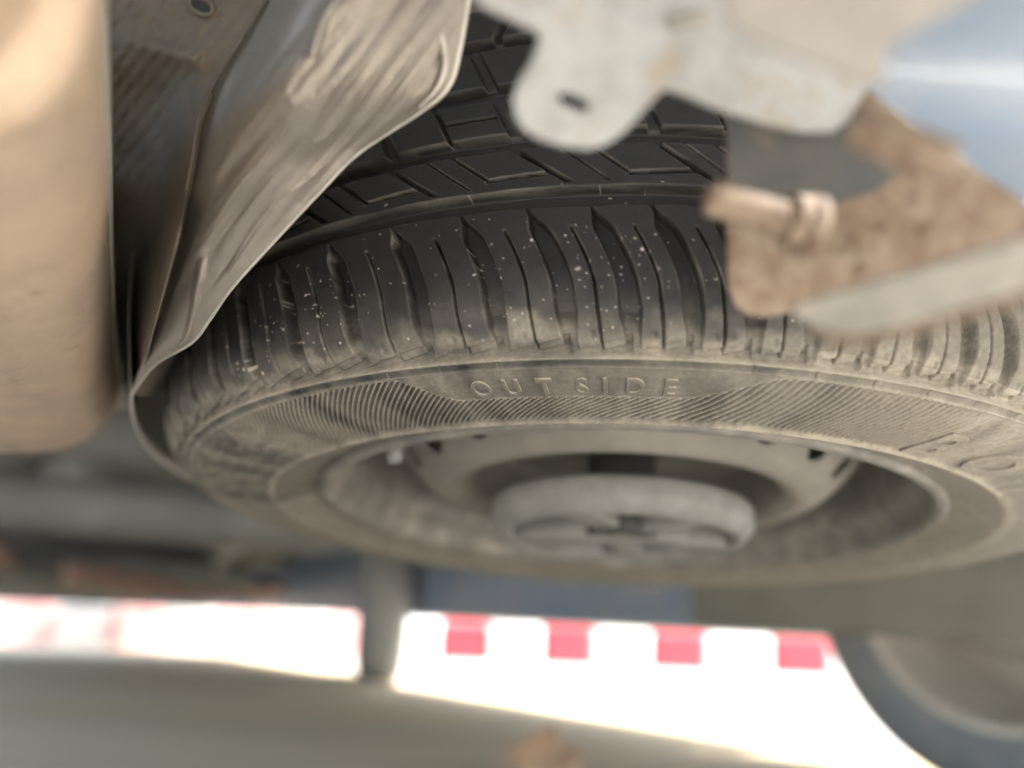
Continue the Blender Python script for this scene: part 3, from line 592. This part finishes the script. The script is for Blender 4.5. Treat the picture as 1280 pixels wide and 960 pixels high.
# ------------------------------------------------------------------ pale bracket with a slotted tab
o0 = P(740, 130, .215); nb = nrm(W([.10, .25, -1.]))
def pl(o, n_, pts): return np.array([on_plane(x_, y_, o, n_) for x_, y_ in pts])
tab = [(560, -70), (590, -8), (606, 10), (640, 26), (668, 38), (674, 48), (665, 75), (650, 98), (641, 122), (643, 145), (654, 162), (675, 175), (706, 184), (735, 187), (757, 182), (778, 168), (805, 140), (826, 116), (836, 112), (850, 117), (900, 138), (955, 155), (1000, 165), (1040, 166), (1062, 150), (1080, 120), (1100, 90), (1120, 20), (1130, -70)]
slot = [(697, 121), (702, 115), (712, 117), (728, 124), (737, 130), (736, 137), (728, 138), (714, 133), (701, 127)]
br = thing('bumper_bracket', 'pale zinc bracket whose slotted tab hangs over the tyre tread', 'bracket', T(0, 0, 0))
link('bracket_plate', plate_mesh('bracket_plate', pl(o0, nb, tab), .003, pl(o0, nb, slot), .0009), M['zinc'], br, False)
link('weld_bead', tube_mesh('weld_bead', [on_plane(x_, y_, o0, nb)+nb*.0006 for x_, y_ in catmull([(832, 28), (855, 25), (885, 20)], 14)], [.0006]+[.0015]*12+[.0006], 8), M['flange'], br)
# tan upper flange of the bumper beam, nearer and running off to the right
o1 = P(1000, 60, .165); n1 = nrm(W([-.2, .35, -1.]))
beam = thing('bumper_beam', 'tan dusty bumper beam flange above the pale bracket at the top right', 'beam')
be = [(890, -90), (905, 30), (960, 62), (1040, 88), (1080, 106), (1105, 112), (1112, 92), (1106, 70), (1130, 46), (1190, 16), (1260, -30), (1320, -90)]
link('beam_flange', plate_mesh('beam_flange', rounded(pl(o1, n1, be), 4, .3), .004, None, .0012), M['tan'], beam, False)

# ------------------------------------------------------------------ pale blue bumper skin seen past the brackets
bs = thing('bumper_skin', 'pale blue white painted bumper skin, out of focus at the top right corner', 'bumper')
rows = []
for k in np.linspace(0, 1, 24):
    rows.append([P(1040+420*t+40*math.sin(k*2), -80+350*k+30*t, .26+.05*math.sin(k*math.pi)-.03*t) for t in np.linspace(0, 1, 24)])
o = link('painted_skin', grid_mesh('painted_skin', np.array(rows)), M['paint'], bs); md = o.modifiers.new('thick', 'SOLIDIFY'); md.thickness = .003

# ------------------------------------------------------------------ rusty bracket with its pins
o2 = P(930, 300, .250); n2 = nrm(W([-.50, .15, -1.]))
rb = thing('rusty_bracket', 'brown rusty steel bracket with a pin sticking out, right of the tread', 'bracket')
low = [(908, 90), (908, 150), (907, 240), (908, 330), (910, 362), (918, 382), (934, 394), (955, 397), (985, 391), (1040, 378), (1120, 357), (1210, 330), (1330, 292), (1330, 300), (1300, 262), (1225, 215), (1150, 160), (1085, 112), (1060, 90)]
del low[12]; low.insert(12, (1340, 290)); del low[13]
link('bracket_plate', plate_mesh('bracket_plate', pl(o2, n2, low), .0035, None, .0009), M['rust'], rb, False)
gp = [(911, 130), (911, 246), (960, 262), (1010, 262), (1060, 250), (1100, 236), (1132, 205), (1120, 170), (1080, 140), (1000, 120)]
link('grey_patch', plate_mesh('grey_patch', rounded(pl(o2+n2*.0016, n2, gp), 5, .22), .0012, None, .0004), M['rustgrey'], rb, False)
# bottom lip: a rolled double edge
o3 = P(1050, 395, .205); n3 = nrm(W([-.5, .6, -1.]))
link('lower_lip', plate_mesh('lower_lip', rounded(pl(o3, n3, [(984, 388), (1050, 366), (1160, 336), (1345, 280), (1345, 352), (1200, 391), (1100, 416), (1050, 422), (1012, 410)]), 5, .3), .003, None, .0009), M['flange'], rb, False)
c = catmull([(1012, 411, .207), (1055, 425, .200), (1110, 418, .192), (1200, 394, .180), (1345, 354, .162)], 40)
link('lip_edge', tube_mesh('lip_edge', [P(*q_) for q_ in c], np.interp(np.arange(40), [0, 5, 39], [.0005, .0011, .0013]), 10), M['pinrust'], rb)
def rod(name, a, b, r, m, parent, n=20):
    a, b = np.array(a), np.array(b); d = b-a
    return link(name, tube_mesh(name, [a, a+d*.02, a+d*.06, a+d*.95, b], [r*.55, r*.88, r, r, r], n), M[m], parent)
pa, pb = P(884, 246, .220), P(1012, 284, .224); tt_ = np.r_[0, .012, .03, np.linspace(.06, 1, 90)]
pr_ = np.r_[.0022, .0036, .0042, .0044+.00022*np.sin(np.linspace(0, 90, 90))]
pin = link('pin', tube_mesh('pin', pa+(pb-pa)*tt_[:, None], pr_, 20), M['pinrust'], rb)
pd_ = nrm(pb-pa); c_1 = P(1003, 281, .2232)
link('pin_collar', tube_mesh('pin_collar', [c_1+pd_*q_ for q_ in (-.0042, -.0040, -.0036, -.0006, -.0002, .0002, .0034, .0038, .0040)], [.0052, .0068, .0071, .0071, .0060, .0080, .0080, .0076, .0060], 24), M['pinrust'], pin)
rod('upper_pin', P(1068, 160, .190), P(1190, 205, .182), .0046, 'pinrust', rb)

# ------------------------------------------------------------------ dry leaf on the ground
lf = thing('dry_leaf', 'curled orange brown dry leaf on the ground at the bottom of the picture', 'leaf', T(.045, 1.20, .002))
nl = 18; rows = []
for a in np.linspace(0, 1, nl):
    hw = .05*math.sin(math.pi*a**.8)**.8*(1+.25*math.sin(a*22)); rows.append([(b*hw+.03*a, (a-.5)*.05, .05*a*a+.03*b*b*(1-a*.3)+.004*math.sin(9*a+4*b)) for b in np.linspace(-1, 1, 9)])
o = link('leaf_blade', grid_mesh('leaf_blade', np.array(rows)), M['leaf'], lf); md = o.modifiers.new('t', 'SOLIDIFY'); md.thickness = .0006
link('leaf_stalk', tube_mesh('leaf_stalk', catmull([(0, -.06, .004), (0, -.03, .0), (.012, 0, .012), (.03, .025, .05)], 14), .0011, 6), M['leaf'], lf)
lf.rotation_euler = (0, 0, .3)
